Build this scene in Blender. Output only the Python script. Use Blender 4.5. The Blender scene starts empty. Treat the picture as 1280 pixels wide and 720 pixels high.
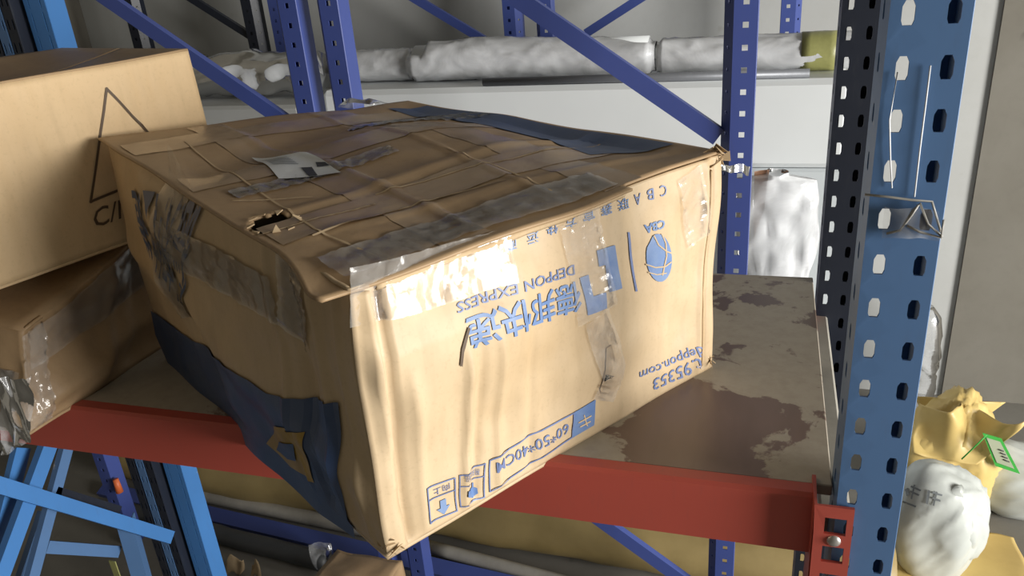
import bpy, bmesh, math, random
from mathutils import Vector, Matrix, noise
random.seed(7)
scene = bpy.context.scene
C = scene.collection

# ------------------------------------------------------------------ camera
CAMZ = 1.80
F_PX = 1000.0
AX = Vector((.954, .050, -.2946)); AY = Vector((.288, -.404, .869))
AX.normalize(); AY = (AY - AX*AY.dot(AX)).normalized(); AD = AX.cross(AY)      # world X, Y and down, in camera axes (right, down, forward)
if AD.y < 0: AD = -AD
right = Vector((AX.x, AY.x, -AD.x)); down = Vector((AX.y, AY.y, -AD.y)); fwd = Vector((AX.z, AY.z, -AD.z))
cam_data = bpy.data.cameras.new('camera'); cam = bpy.data.objects.new('camera', cam_data); C.objects.link(cam)
cam_data.sensor_width = 36.0; cam_data.lens = 36.0*F_PX/1280.0; cam_data.clip_start = .02
M = Matrix((( right.x, -down.x, -fwd.x, 0), (right.y, -down.y, -fwd.y, 0), (right.z, -down.z, -fwd.z, CAMZ), (0, 0, 0, 1)))
cam.matrix_world = M
scene.camera = cam
CAM = Vector((0, 0, CAMZ))

# ------------------------------------------------------------------ world, light, exposure
world = bpy.data.worlds.new('world'); scene.world = world; world.use_nodes = True
bg = world.node_tree.nodes['Background']; bg.inputs[0].default_value = (.93, .97, 1.0, 1); bg.inputs[1].default_value = .095
def area(name, loc, aim, sx, sy, power, col):
    d = bpy.data.lights.new(name, 'AREA'); d.shape = 'RECTANGLE'; d.size = sx; d.size_y = sy; d.energy = power; d.color = col
    o = bpy.data.objects.new(name, d); C.objects.link(o); o.location = loc
    o.rotation_euler = (Vector(aim)-Vector(loc)).to_track_quat('-Z', 'Y').to_euler()
    return o
area('doorway_daylight', (4.5, -.25, 1.45), (-.4, .8, 1.3), 2.2, 2.1, 490, (1.0, .975, .93))
vs = scene.view_settings
scene.display_settings.display_device = 'sRGB'
vs.view_transform = 'Standard'; vs.look = 'None'; vs.gamma = 1.0; vs.use_curve_mapping = False; vs.exposure = 0.0

# ------------------------------------------------------------------ helpers
def ray(u, v):
    r = Vector(((u-640)/F_PX, (v-360)/F_PX, 1))
    return right*r.x + down*r.y + fwd*r.z
def at(u, v, X=None, Y=None, Z=None):
    d = ray(u, v)
    t = X/d.x if X is not None else (Y/d.y if Y is not None else (Z-CAMZ)/d.z)
    return CAM + d*t
def proj(p):
    q = p - CAM
    z = q.dot(fwd)
    return (640+F_PX*q.dot(right)/z, 360+F_PX*q.dot(down)/z)
def solve_uv(fn, px, py, u=.5, v=.5):
    for _ in range(14):
        a = proj(fn(u, v)); b = proj(fn(u+1e-3, v)); c = proj(fn(u, v+1e-3))
        j11, j21, j12, j22 = (b[0]-a[0])*1e3, (b[1]-a[1])*1e3, (c[0]-a[0])*1e3, (c[1]-a[1])*1e3
        ex, ey = px-a[0], py-a[1]; det = j11*j22-j12*j21
        if abs(det) < 1e-9: break
        u += max(-.4, min(.4, (ex*j22-ey*j12)/det)); v += max(-.4, min(.4, (j11*ey-j21*ex)/det))
    return u, v
def lerp(a, b, t): return a+(b-a)*t
def bil(a, b, c, d, u, v): return (a*(1-u)+b*u)*(1-v)+(c*(1-u)+d*u)*v      # a(0,0) b(1,0) c(0,1) d(1,1)

def link(name, me, m=None, parent=None, smooth=False):
    o = bpy.data.objects.new(name, me); C.objects.link(o)
    if m is not None: me.materials.append(m)
    if parent is not None: o.parent = parent
    if smooth: me.polygons.foreach_set('use_smooth', [True]*len(me.polygons))
    return o
def from_bm(name, bm, m=None, parent=None, smooth=False):
    me = bpy.data.meshes.new(name); bm.normal_update(); bm.to_mesh(me); bm.free()
    return link(name, me, m, parent, smooth)
def from_py(name, vs_, fs, m=None, parent=None, smooth=False):
    me = bpy.data.meshes.new(name); me.from_pydata([tuple(v) for v in vs_], [], fs); me.update()
    return link(name, me, m, parent, smooth)
def thing(name, label, cat, group=None):
    o = bpy.data.objects.new(name, None); C.objects.link(o); o.empty_display_size = .05
    return tag(o, label, cat, group)
def tag(o, label, cat, group=None):
    o['label'] = label; o['category'] = cat
    if group: o['group'] = group
    return o
def struct(o, label=None):
    o['kind'] = 'structure'
    if label: o['label'] = label
    return o
def bm_box(bm, c, s, rot=None, bev=0):
    mtx = Matrix.Translation(c)
    if rot is not None: mtx = mtx @ rot.to_4x4()
    r = bmesh.ops.create_cube(bm, size=1, matrix=mtx @ Matrix.Diagonal((s[0], s[1], s[2], 1)))
    if bev:
        es = {e for v in r['verts'] for e in v.link_edges}
        bmesh.ops.bevel(bm, geom=list(es), offset=bev, segments=1, affect='EDGES')
def box(name, lo, hi, m, parent=None, bev=0.0):
    bm = bmesh.new(); lo = Vector(lo); hi = Vector(hi)
    bm_box(bm, (lo+hi)/2, hi-lo, None, bev)
    return from_bm(name, bm, m, parent)
def bar(name, a, b, w, h, m, parent=None, upv=(0, -1, 0), channel=True):
    """steel strut from a to b: a U channel (web w wide, flanges h deep towards -upv)"""
    a = Vector(a); b = Vector(b); d = (b-a); L = d.length; d.normalize()
    n = Vector(upv); n = (n-d*n.dot(d)).normalized(); s = d.cross(n); t = .0028
    if channel: prof = [(-w/2, 0), (w/2, 0), (w/2, -h), (w/2-t, -h), (w/2-t, -t), (-w/2+t, -t), (-w/2+t, -h), (-w/2, -h)]
    else: prof = [(-w/2, 0), (w/2, 0), (w/2, -h), (-w/2, -h)]
    k = len(prof); vs_ = [a+s*x+n*y for x, y in prof]+[b+s*x+n*y for x, y in prof]
    fs = [[i, (i+1) % k, k+(i+1) % k, k+i] for i in range(k)]
    if channel: fs += [[0, 1, 4, 5], [1, 2, 3, 4], [0, 5, 6, 7], [k+5, k+4, k+1, k], [k+4, k+3, k+2, k+1], [k+7, k+6, k+5, k]]
    else: fs += [[3, 2, 1, 0], [k, k+1, k+2, k+3]]
    o = from_py(name, vs_, fs, m, parent)
    bm = bmesh.new(); bm.from_mesh(o.data); bmesh.ops.recalc_face_normals(bm, faces=bm.faces); bm.to_mesh(o.data); bm.free()
    return o
def tube(name, pts, r, m, parent=None, seg=10, taper=None, amp=0, freq=10):
    pts = [Vector(p) for p in pts]; vs_ = []; fs = []
    for i, p in enumerate(pts):
        d = (pts[min(i+1, len(pts)-1)]-pts[max(i-1, 0)]).normalized()
        s = d.cross(Vector((0, .03, 1)))
        s = s.normalized() if s.length > 1e-4 else Vector((1, 0, 0)); n = s.cross(d)
        rr = r if taper is None else r*taper[i]
        for k in range(seg):
            a = 2*math.pi*k/seg; q = p+(s*math.cos(a)+n*math.sin(a))*rr
            if amp: q = q+(q-p).normalized()*amp*noise.noise(q*freq)
            vs_.append(q)
    for i in range(len(pts)-1):
        for k in range(seg): fs.append([i*seg+k, i*seg+(k+1) % seg, (i+1)*seg+(k+1) % seg, (i+1)*seg+k])
    fs.append(list(range(seg))[::-1]); fs.append([(len(pts)-1)*seg+k for k in range(seg)])
    return from_py(name, vs_, fs, m, parent, True)
def nvec(p, f, seed=0.0):
    return noise.noise_vector(p*f+Vector((seed, seed*1.7, -seed)))

# ------------------------------------------------------------------ materials
def nt_mat(name):
    m = bpy.data.materials.new(name); m.use_nodes = True
    nt = m.node_tree; return m, nt, nt.nodes['Principled BSDF']
def node(nt, t, **kw):
    n = nt.nodes.new(t)
    for k, v in kw.items():
        if k.startswith('i_'): n.inputs[int(k[2:])].default_value = v
        else: setattr(n, k, v)
    return n
def mixc(nt, fac, a, b, mode='MIX'):
    n = nt.nodes.new('ShaderNodeMix'); n.data_type = 'RGBA'; n.blend_type = mode
    for s, v in ((0, fac), (6, a), (7, b)):
        if hasattr(v, 'is_output'): nt.links.new(v, n.inputs[s])
        else: n.inputs[s].default_value = v if s == 0 else (*v, 1) if len(v) == 3 else v
    return n.outputs[2]
def ramp(nt, fac, lo, hi, a=0.0, b=1.0):
    n = nt.nodes.new('ShaderNodeMapRange'); n.inputs[1].default_value = lo; n.inputs[2].default_value = hi
    n.inputs[3].default_value = a; n.inputs[4].default_value = b; nt.links.new(fac, n.inputs[0]); return n.outputs[0]
def coords(nt, scale=(1, 1, 1)):
    tc = nt.nodes.new('ShaderNodeTexCoord'); mp = nt.nodes.new('ShaderNodeMapping'); mp.inputs[3].default_value = scale
    nt.links.new(tc.outputs['Object'], mp.inputs[0]); return mp.outputs[0]
def ntex(nt, vec, scale, detail=4, rough=.55, dist=0):
    n = nt.nodes.new('ShaderNodeTexNoise'); n.inputs['Scale'].default_value = scale; n.inputs['Detail'].default_value = detail
    n.inputs['Roughness'].default_value = rough; n.inputs['Distortion'].default_value = dist
    nt.links.new(vec, n.inputs['Vector']); return n.outputs[0]
def bump(nt, b, h, strength=.2, dist=.002):
    n = nt.nodes.new('ShaderNodeBump'); n.inputs['Strength'].default_value = strength; n.inputs['Distance'].default_value = dist
    nt.links.new(h, n.inputs['Height']); nt.links.new(n.outputs[0], b.inputs['Normal'])
def simple(name, col, rough=.6, var=.25, scale=8, metal=0.0, col2=None, spec=.5, bumps=.1, stretch=(1, 1, 1), bscale=60):
    m, nt, b = nt_mat(name); v = coords(nt, stretch)
    n1 = ntex(nt, v, scale, 5, .6)
    c2 = col2 if col2 else tuple(c*(1-var) for c in col)
    nt.links.new(mixc(nt, ramp(nt, n1, .35, .68), col, c2), b.inputs['Base Color'])
    b.inputs['Roughness'].default_value = rough; b.inputs['Metallic'].default_value = metal; b.inputs['Specular IOR Level'].default_value = spec
    if bumps: bump(nt, b, ntex(nt, v, bscale, 3), bumps, .003)
    return m
def cardboard(name, col, col2, rough=.62):
    m, nt, b = nt_mat(name); v = coords(nt)
    n1 = ntex(nt, v, 5, 5, .6, .4); n2 = ntex(nt, coords(nt, (5, 5, .8)), 14, 3, .5); n3 = ntex(nt, v, 190, 2, .7)
    c = mixc(nt, ramp(nt, n1, .35, .7), col, col2)
    c = mixc(nt, ramp(nt, n2, .5, .8, 0, .25), c, tuple(x*.72 for x in col2))
    c = mixc(nt, ramp(nt, n3, .55, .75, 0, .18), c, tuple(x*.6 for x in col2))
    nt.links.new(c, b.inputs['Base Color']); b.inputs['Roughness'].default_value = rough; b.inputs['Specular IOR Level'].default_value = .3
    bump(nt, b, n1, .35, .006)
    return m
def painted(name, col, chip, wear=.70, rough=.42):
    m, nt, b = nt_mat(name); v = coords(nt)
    n1 = ntex(nt, v, 14, 6, .65); n2 = ntex(nt, v, 3, 4, .5); n3 = ntex(nt, coords(nt, (6, 6, 1)), 22, 4, .6)
    c = mixc(nt, ramp(nt, n2, .3, .7, 0, .5), col, tuple(x*.68 for x in col))
    c = mixc(nt, ramp(nt, n3, .55, .8, 0, .35), c, tuple(x*.6+.03 for x in col))
    c = mixc(nt, ramp(nt, n1, wear, wear+.03), c, chip)
    nt.links.new(c, b.inputs['Base Color']); b.inputs['Roughness'].default_value = rough
    bump(nt, b, n1, .12, .002)
    return m
def film(name, tint, alpha, rough=.12, wr=.5, scale=22):
    """thin clear plastic: see-through, a little milky, with a full glossy reflection"""
    m, nt, b = nt_mat(name); nt.nodes.remove(b)
    out = nt.nodes['Material Output']; tr = nt.nodes.new('ShaderNodeBsdfTransparent'); df = nt.nodes.new('ShaderNodeBsdfDiffuse'); gl = nt.nodes.new('ShaderNodeBsdfGlossy')
    mx = nt.nodes.new('ShaderNodeMixShader'); m2 = nt.nodes.new('ShaderNodeMixShader'); fr = nt.nodes.new('ShaderNodeFresnel'); fr.inputs[0].default_value = 1.55
    v = coords(nt); n1 = ntex(nt, v, scale, 4, .6, 1.2)
    df.inputs[0].default_value = (*tint, 1); gl.inputs[1].default_value = rough
    k_ = .75 if alpha > .4 else .45; nt.links.new(ramp(nt, n1, .3, .75, alpha*k_, min(1, alpha*(2.1-k_))), mx.inputs[0])
    nt.links.new(tr.outputs[0], mx.inputs[1]); nt.links.new(df.outputs[0], mx.inputs[2])
    nt.links.new(fr.outputs[0], m2.inputs[0]); nt.links.new(mx.outputs[0], m2.inputs[1]); nt.links.new(gl.outputs[0], m2.inputs[2]); nt.links.new(m2.outputs[0], out.inputs[0])
    bp = nt.nodes.new('ShaderNodeBump'); bp.inputs['Strength'].default_value = wr; bp.inputs['Distance'].default_value = .004
    nt.links.new(n1, bp.inputs['Height'])
    for x in (df, gl, fr): nt.links.new(bp.outputs[0], x.inputs['Normal'])
    return m

MAT = {}
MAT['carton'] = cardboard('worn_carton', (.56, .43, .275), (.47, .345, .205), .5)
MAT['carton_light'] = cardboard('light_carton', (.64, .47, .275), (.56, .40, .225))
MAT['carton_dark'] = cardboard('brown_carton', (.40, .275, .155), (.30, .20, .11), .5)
MAT['liner'] = cardboard('torn_liner', (.55, .42, .26), (.40, .28, .16), .8)
MAT['brown_tape'] = simple('brown_packing_tape', (.37, .255, .145), .27, .25, 12, col2=(.29, .195, .11), bumps=.3, bscale=30)
MAT['ink'] = simple('blue_ink', (.10, .18, .38), .5, .2, 30, col2=(.17, .25, .42), bumps=0)
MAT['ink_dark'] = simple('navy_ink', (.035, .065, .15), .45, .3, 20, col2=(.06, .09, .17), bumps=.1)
MAT['ink_line'] = simple('thin_blue_ink', (.15, .20, .38), .5, .2, 30, bumps=0)
MAT['ink_yellow'] = simple('yellow_ink', (.42, .27, .045), .5, .3, 25, bumps=0)
MAT['ink_brown'] = simple('brown_stencil_ink', (.09, .055, .03), .6, .2, 25, bumps=0)
MAT['paper'] = simple('label_paper', (.72, .74, .74), .35, .08, 15, bumps=.15)
MAT['black'] = simple('black_print', (.03, .03, .035), .5, .1, 10, bumps=0)
MAT['grey_print'] = simple('grey_print', (.22, .24, .25), .5, .1, 10, bumps=0)
MAT['blue'] = painted('blue_rack_paint', (.085, .175, .35), (.36, .39, .41), .69)
MAT['violet'] = painted('violet_blue_rack_paint', (.055, .085, .30), (.30, .32, .38), .74)
MAT['sky'] = painted('light_blue_rack_paint', (.06, .20, .49), (.30, .38, .42), .72, .38)
MAT['shaded_blue'] = painted('shaded_blue_rack_paint', (.012, .016, .028), (.10, .11, .12), .74)  # rack blue darkened to near black, standing in for shade
MAT['red'] = painted('red_beam_paint', (.43, .075, .052), (.22, .06, .045), .70, .5)
MAT['galv'] = simple('galvanised_steel', (.46, .44, .39), .5, .3, 9, metal=.2, bumps=.15)
MAT['zinc'] = simple('zinc_bolt', (.55, .53, .5), .35, .2, 30, metal=.8)
MAT['clear'] = film('clear_tape', (.86, .84, .80), .13, .16, .25, 26)
MAT['wrap'] = film('crumpled_clear_film', (.78, .80, .83), .25, .14, .4, 16)
MAT['milky'] = film('milky_plastic', (.88, .90, .93), .60, .15, .12, 7)
MAT['white_board'] = simple('white_board', (.72, .75, .76), .5, .06, 2, bumps=.03)
MAT['white_board2'] = simple('grey_white_board', (.56, .60, .62), .5, .06, 2, bumps=.03)
MAT['grey_tube'] = simple('grey_steel', (.20, .21, .23), .45, .2, 8, metal=.3)
MAT['kraft'] = simple('kraft_roll', (.36, .27, .115), .5, .3, 6, col2=(.27, .20, .08), bumps=.4, bscale=12)
MAT['woven_yellow'] = simple('yellow_plastic_bag', (.66, .50, .19), .45, .25, 5, col2=(.56, .40, .14), bumps=.2, bscale=8)
MAT['white_bag'] = simple('white_plastic_bag', (.56, .59, .56), .30, .15, 5, bumps=.15, bscale=7)
MAT['green'] = simple('green_tag', (.06, .42, .07), .4, .1, 10, bumps=0)
MAT['tag_card'] = simple('tag_card', (.42, .46, .33), .5, .1, 10, bumps=0)
MAT['dark_pipe'] = simple('dark_pipe', (.06, .065, .07), .5, .3, 8)
MAT['olive'] = simple('olive_print', (.32, .32, .12), .4, .3, 9, bumps=.3)
MAT['peach'] = simple('peach_paper', (.62, .35, .22), .5, .2, 9)
MAT['orange'] = simple('orange_plastic', (.70, .16, .05), .5, .2, 9, bumps=0)
MAT['rope'] = simple('grey_plastic_rope', (.36, .35, .32), .4, .3, 60)
MAT['thread'] = simple('white_thread', (.75, .77, .80), .5, .1, 60, bumps=0)

def deck_mat():
    m, nt, b = nt_mat('stained_deck_board'); v = coords(nt)
    n1 = ntex(nt, v, 6.5, 7, .62, .3); n2 = ntex(nt, v, 60, 3, .7); n3 = ntex(nt, coords(nt, (1, .25, 1)), 18, 4, .6); n4 = ntex(nt, v, 2.2, 3, .5)
    def blob(c, r):
        mp = nt.nodes.new('ShaderNodeVectorMath'); mp.operation = 'DISTANCE'; nt.links.new(v, mp.inputs[0]); mp.inputs[1].default_value = c
        return ramp(nt, mp.outputs['Value'], r, 0)
    film_c = (.37, .335, .275); bare = (.14, .10, .078)
    def madd(a, k, b_):
        n = nt.nodes.new('ShaderNodeMath'); n.operation = 'MULTIPLY_ADD'; nt.links.new(a, n.inputs[0]); n.inputs[1].default_value = k
        nt.links.new(b_, n.inputs[2]); return n.outputs[0]
    s = madd(blob(STAIN1, .16), .26, n1); s = madd(blob(STAIN2, .15), .22, s); s = madd(blob(STAIN3, .20), .15, s); s = madd(blob(FILM1, .14), -.12, s)
    fac = ramp(nt, s, .585, .605)
    c = mixc(nt, ramp(nt, n2, .4, .75, 0, .45), film_c, (.26, .225, .175))
    d = mixc(nt, ramp(nt, n4, .4, .65), bare, (.175, .118, .096)); d = mixc(nt, ramp(nt, n3, .5, .75, 0, .5), d, (.11, .075, .055))
    nt.links.new(mixc(nt, fac, c, d), b.inputs['Base Color'])
    nt.links.new(ramp(nt, fac, 0, 1, .55, .33), b.inputs['Roughness'])
    bump(nt, b, s, .15, .002)
    return m

DECK = CAMZ-.56
STAIN1 = at(875, 560, Z=DECK); STAIN2 = at(860, 480, Z=DECK); STAIN3 = at(960, 370, Z=DECK); FILM1 = at(905, 500, Z=DECK)
MAT['deck'] = deck_mat()

def wall_mat(name, col, col2, stain, sscale=1.3):
    m, nt, b = nt_mat(name); v = coords(nt)
    n1 = ntex(nt, v, sscale, 6, .6, .3); n2 = ntex(nt, v, 26, 4, .7); n3 = ntex(nt, v, 7, 3, .5)
    c = mixc(nt, ramp(nt, n1, .35, .7), col, col2)
    c = mixc(nt, ramp(nt, n3, .70, .76, 0, .7), c, stain)
    c = mixc(nt, ramp(nt, n2, .5, .8, 0, .15), c, stain)
    nt.links.new(c, b.inputs['Base Color']); b.inputs['Roughness'].default_value = .85; bump(nt, b, n2, .1, .003)
    return m
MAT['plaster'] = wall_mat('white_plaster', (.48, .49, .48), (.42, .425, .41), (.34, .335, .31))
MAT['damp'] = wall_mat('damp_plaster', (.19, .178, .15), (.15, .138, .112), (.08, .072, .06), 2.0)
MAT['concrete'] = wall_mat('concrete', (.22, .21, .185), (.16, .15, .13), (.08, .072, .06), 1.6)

# ------------------------------------------------------------------ the setting
WY = 3.10
cx_ = at(1192, 400, Y=3.085).x
struct(box('floor', (-5, -3, -.1), (5.5, WY+.2, 0), MAT['concrete']), 'grey concrete warehouse floor')
struct(box('wall_back', (-5, WY, 0), (cx_+.02, WY+.15, 4.2), MAT['plaster']), 'pale plastered back wall')
cx = at(1192, 400, Y=3.085).x
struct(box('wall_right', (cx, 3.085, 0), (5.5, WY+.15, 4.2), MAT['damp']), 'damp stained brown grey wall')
struct(box('ceiling_blocker', (-5, -3, 4.2), (5.5, WY+.2, 4.3), MAT['damp']))  # added overhead, out of view, to cut the ambient light
struct(box('side_blocker', (-3.15, -2.4, 0), (-3.0, WY+.2, 4.2), MAT['damp']))  # unseen, added to block ambient light from the left; dark to limit bounce
struct(box('front_blocker', (-3.15, -2.55, 0), (1.0, -2.4, 4.2), MAT['damp']))  # added behind the camera to keep ambient light off; dark to limit bounce

# ------------------------------------------------------------------ perforated steel plates
def plate(bm, P, w, z0, z1, cols, pitch, hw, hh, phase=0.0, shape='slot'):
    """perforated sheet. P(x, z) places a point; cols: hole centre x; real open holes"""
    n = int((z1-z0)/pitch+1e-6); xs = [0.0]
    for a, b in zip(cols[:-1], cols[1:]): xs.append((a+b)/2)
    xs.append(w)
    cache = {}
    def vert(x, z):
        k = (round(x, 5), round(z, 5))
        if k not in cache: cache[k] = bm.verts.new(P(x, z))
        return cache[k]
    for i in range(n):
        a = z0+i*pitch; b = a+pitch if i < n-1 else z1; mz = a+pitch/2+phase
        for ci, cxx in enumerate(cols):
            l, r = xs[ci], xs[ci+1]
            if shape == 'slot': h = [(-hw*.72, -hh), (hw*.72, -hh), (hw, -hh*.6), (hw, hh*.5), (hw*.55, hh), (-hw*.55, hh), (-hw, hh*.5), (-hw, -hh*.6)]
            else: h = [(-hw, -hh), (hw, -hh), (hw, -hh*.4), (hw, hh*.4), (hw, hh), (-hw, hh), (-hw, hh*.4), (-hw, -hh*.4)]
            H = [(cxx+x, mz+y) for x, y in h]
            R = [(l, a), (r, a), (r, a), (r, b), (r, b), (l, b), (l, b), (l, a)]
            hv = [vert(*p) for p in H]; rv = [vert(*p) for p in R]
            for k in range(8):
                f = []
                for q in (rv[k], rv[(k+1) % 8], hv[(k+1) % 8], hv[k]):
                    if q not in f: f.append(q)
                if len(f) >= 3:
                    try: bm.faces.new(f)
                    except ValueError: pass
def plain(bm, P, w, z0, z1):
    bm.faces.new([bm.verts.new(P(x, z)) for x, z in ((0, z0), (w, z0), (w, z1), (0, z1))])
def upright(name, x0, y0, z0, z1, m, parent, w=.068, dep=.055, pitch=.0425, hw=.0055, hh=.0095, back=False, slotted_side=True, facet=0.0, mirror=False, sq=False, lip=.012, phase=0):
    """C-shaped rack post: front plate with two slot columns towards -Y, two side flanges and lips; x0,y0 = front left corner"""
    bm = bmesh.new(); sy = -1 if back else 1
    yf = y0
    mx = (lambda x: x0+w-x) if mirror else (lambda x: x0+x)
    shp = 'sq' if sq else 'slot'
    if facet:
        plate(bm, lambda x, z: Vector((mx(x*.62), yf+sy*(facet-x), z)) if False else Vector((mx(x*.7), yf+sy*(facet*(1-x/(facet)))*1.0, z)), facet, z0, z1, [facet/2], pitch, .003, .003, 0, 'sq')
        f0 = facet*.7
        plate(bm, lambda x, z: Vector((mx(f0+x), yf, z)), w-f0, z0, z1, [(w-f0)/2], pitch, hw, hh, phase, shp)
        plain(bm, lambda x, z: Vector((mx(0), yf+sy*(facet+x), z)), dep-facet, z0, z1)
    else:
        plate(bm, lambda x, z: Vector((mx(x), yf, z)), w, z0, z1, [w*.22, w*.78], pitch, hw, hh, phase, shp)
        if slotted_side: plate(bm, lambda x, z: Vector((mx(0), yf+sy*x, z)), dep, z0, z1, [dep*.55], pitch, .005, .008, phase, shp)
        else: plain(bm, lambda x, z: Vector((mx(0), yf+sy*x, z)), dep, z0, z1)
    plain(bm, lambda x, z: Vector((mx(w), yf+sy*x, z)), dep, z0, z1)
    plain(bm, lambda x, z: Vector((mx(x), yf+sy*dep, z)), lip, z0, z1); plain(bm, lambda x, z: Vector((mx(w-lip+x), yf+sy*dep, z)), lip, z0, z1)
    bmesh.ops.remove_doubles(bm, verts=bm.verts, dist=1e-5)
    bmesh.ops.recalc_face_normals(bm, faces=bm.faces)
    o = from_bm(name, bm, m, parent)
    s = o.modifiers.new('sheet', 'SOLIDIFY'); s.thickness = .0025; s.offset = 0
    return o

# ------------------------------------------------------------------ the rack with the deck
BY = .734                                                 # front face of the front beam
RX = at(1139, 540, Y=BY-.014).x - .058                    # left side of the right front upright
rack = thing('storage_rack', 'blue post storage rack with a red beam and stained board deck carrying the cartons', 'rack')
upright('upright', RX, BY-.014, 0, 2.6, MAT['blue'], rack, w=.058, dep=.060, phase=.002, lip=.008, hw=.0048)
rear = at(1029.5, 270, Y=1.30)
upright('upright', rear.x+.002, 1.30, 0, 2.6, MAT['shaded_blue'], rack, w=.050, dep=.05, hw=.0042)  # same paint as the rack, with its shade put into the colour
LX = at(62, 40, Y=1.28).x
upright('upright', LX-.03, 1.27, 0, 2.6, MAT['sky'], rack, w=.05, dep=.045, hw=.0012, hh=.018)
upright('upright', LX-.03, BY-.014, 0, 2.6, MAT['sky'], rack, w=.068, dep=.05)
# front beam: box section with a step that carries the deck board
def beam(name, x0, x1, yf, ztop, h, m, sgn=1):
    prof = [(0, -h), (0, -.004), (.004, 0), (.020, 0), (.020, -.014), (.045, -.014), (.045, -h)]
    k = len(prof); vs_ = [Vector((x, yf+sgn*y, ztop+z)) for x in (x0, x1) for y, z in prof]
    fs = [[i, (i+1) % k, k+(i+1) % k, k+i] for i in range(k)]+[list(range(k)), [k+i for i in range(k)][::-1]]
    o = from_py(name, vs_, fs, m, rack)
    bm = bmesh.new(); bm.from_mesh(o.data); bmesh.ops.recalc_face_normals(bm, faces=bm.faces); bm.to_mesh(o.data); bm.free()
    return o
fb = beam('beam', LX+.04, RX-.020, BY, DECK+.001, .077, MAT['red'])
beam('beam', LX+.04, RX-.004, 1.33, DECK-.004, .07, MAT['red'], -1)
def connector(x, y, ztop, side):
    """L shaped beam end plate with two square windows and a bolt"""
    bm = bmesh.new(); h = .148; w = .037
    zz0 = at(1060, 635, Y=BY-.019).z-h
    plate(bm, lambda a, z: Vector((x+side*a, y, z)), w, zz0, zz0+h, [w*.55], h/4.0, .0105, .0105, -.006, 'sq')
    plain(bm, lambda a, z: Vector((x, y+a, z)), .05, zz0, zz0+h)
    bmesh.ops.remove_doubles(bm, verts=bm.verts, dist=1e-5); bmesh.ops.recalc_face_normals(bm, faces=bm.faces)
    o = from_bm('end_connector', bm, MAT['red'], fb)
    s = o.modifiers.new('sheet', 'SOLIDIFY'); s.thickness = .004; s.offset = 0
    bm = bmesh.new(); bmesh.ops.create_uvsphere(bm, u_segments=12, v_segments=8, radius=.0075, matrix=Matrix.Translation((x+side*w*.55, y-.001, zz0+h*.75-.006)) @ Matrix.Diagonal((1, .6, 1, 1)))
    from_bm('bolt', bm, MAT['zinc'], fb, True)
connector(RX-.021, BY-.019, DECK+.001, 1)
# deck board
dk = box('deck_board', (LX+.05, BY+.021, DECK-.014), (at(1045, 600, Z=DECK).x-.004, 1.322, DECK), MAT['deck'], rack, .0012)
for yy in (.95, 1.15): box('deck_support', (LX+.05, yy-.02, DECK-.045), (RX-.01, yy+.02, DECK-.015), MAT['galv'], rack)
# right frame struts: a level strut just below the deck, one further down
sx = RX+.002
box('strut', (sx-.012, BY+.04, DECK-.085), (sx+.022, 1.32, DECK-.06), MAT['galv'], rack, .003)
box('strut', (sx-.012, BY+.04, .25), (sx+.022, 1.32, .275), MAT['galv'], rack, .003)
# left frame: crossing diagonal braces
FX = LX-.008
bar('brace', at(216, 672, X=FX), at(-60, 588, X=FX), .030, .016, MAT['sky'], rack, (1, 0, 0))
bar('brace', at(72, 535, X=FX-.018), at(-14, 768, X=FX-.018), .034, .016, MAT['sky'], rack, (1, 0, 0))

# ------------------------------------------------------------------ rack frames in the background and spare frames
def frame(label, posts, braces, m, group, yf, bm_=None, extra=(), z1=2.7):
    t = thing('rack_frame', label, 'rack frame', group)
    for x, mir in posts: upright('post', x, yf, 0, z1, m, t, w=.062, dep=.05, pitch=.042, facet=.026, mirror=mir, hw=.0055, hh=.0055, sq=True)
    for a, b, w in braces: bar('brace', a, b, w, .018, bm_ or m, t, (0, -1, 0))
    return t
NY = 1.64; by = NY+.012
def ext(a, b, x):                                          # extend a-b to the plane X = x
    return a+(b-a)*((x-a.x)/(b.x-a.x))
xa = at(904, 60, Y=NY).x; xb = at(399, 60, Y=NY).x; xc = at(349, 60, Y=NY).x; xd = at(118, 590, Y=NY).x
p, q = at(898, 172, Y=by), at(660, 8, Y=by); p2, q2 = at(838, 716, Y=by), at(752, 654, Y=by)
frame('violet blue slotted frame behind the deck, with a long diagonal brace above the big carton', [(xa, False), (xb, False)],
      [(p, ext(p, q, xb+.03), .036), (ext(p2, q2, xa+.03), ext(p2, q2, xb+.03), .036)], MAT['violet'], 'rack frames behind the shelf', NY)
p, q = at(345, 146, Y=by), at(140, 5, Y=by); p = p+(p-q).normalized()*.05
frB = frame('violet blue slotted frame, left of its twin, its brace passing behind the pale carton', [(xc, False), (xd, False)],
      [(p, ext(p, q, xd+.03), .034), (p+Vector((0, 0, -.95)), ext(p, q, xd+.03)+Vector((0, 0, -.95)), .034)], MAT['violet'], 'rack frames behind the shelf', NY)
RY = 2.85; ry = RY+.012
xe = at(649, 20, Y=RY).x; xf = at(668, 20, Y=RY).x; xg = at(976, 20, Y=RY).x; xh = at(160, 30, Y=RY).x
xi = at(345, 60, Y=RY).x
p, q = at(600, 48, Y=ry), at(520, 0, Y=ry)
p3, q3 = at(732, 42, Y=ry), at(797, 0, Y=ry)
frame('distant dark blue frame by the back wall, its brace rising to the right', [(xf, False), (xg, True)], [(p3, ext(p3, q3, xg), .030)], MAT['violet'], 'rack frames by the back wall', RY)
p4, q4 = at(338, 62, Y=ry), at(240, 0, Y=ry)
frame('distant dark blue frame by the back wall, its brace dropping to the right', [(xe-.06, True), (xi, True)],
      [(ext(p, q, xe), ext(p, q, xi), .030)], MAT['violet'], 'rack frames by the back wall', RY)
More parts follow.
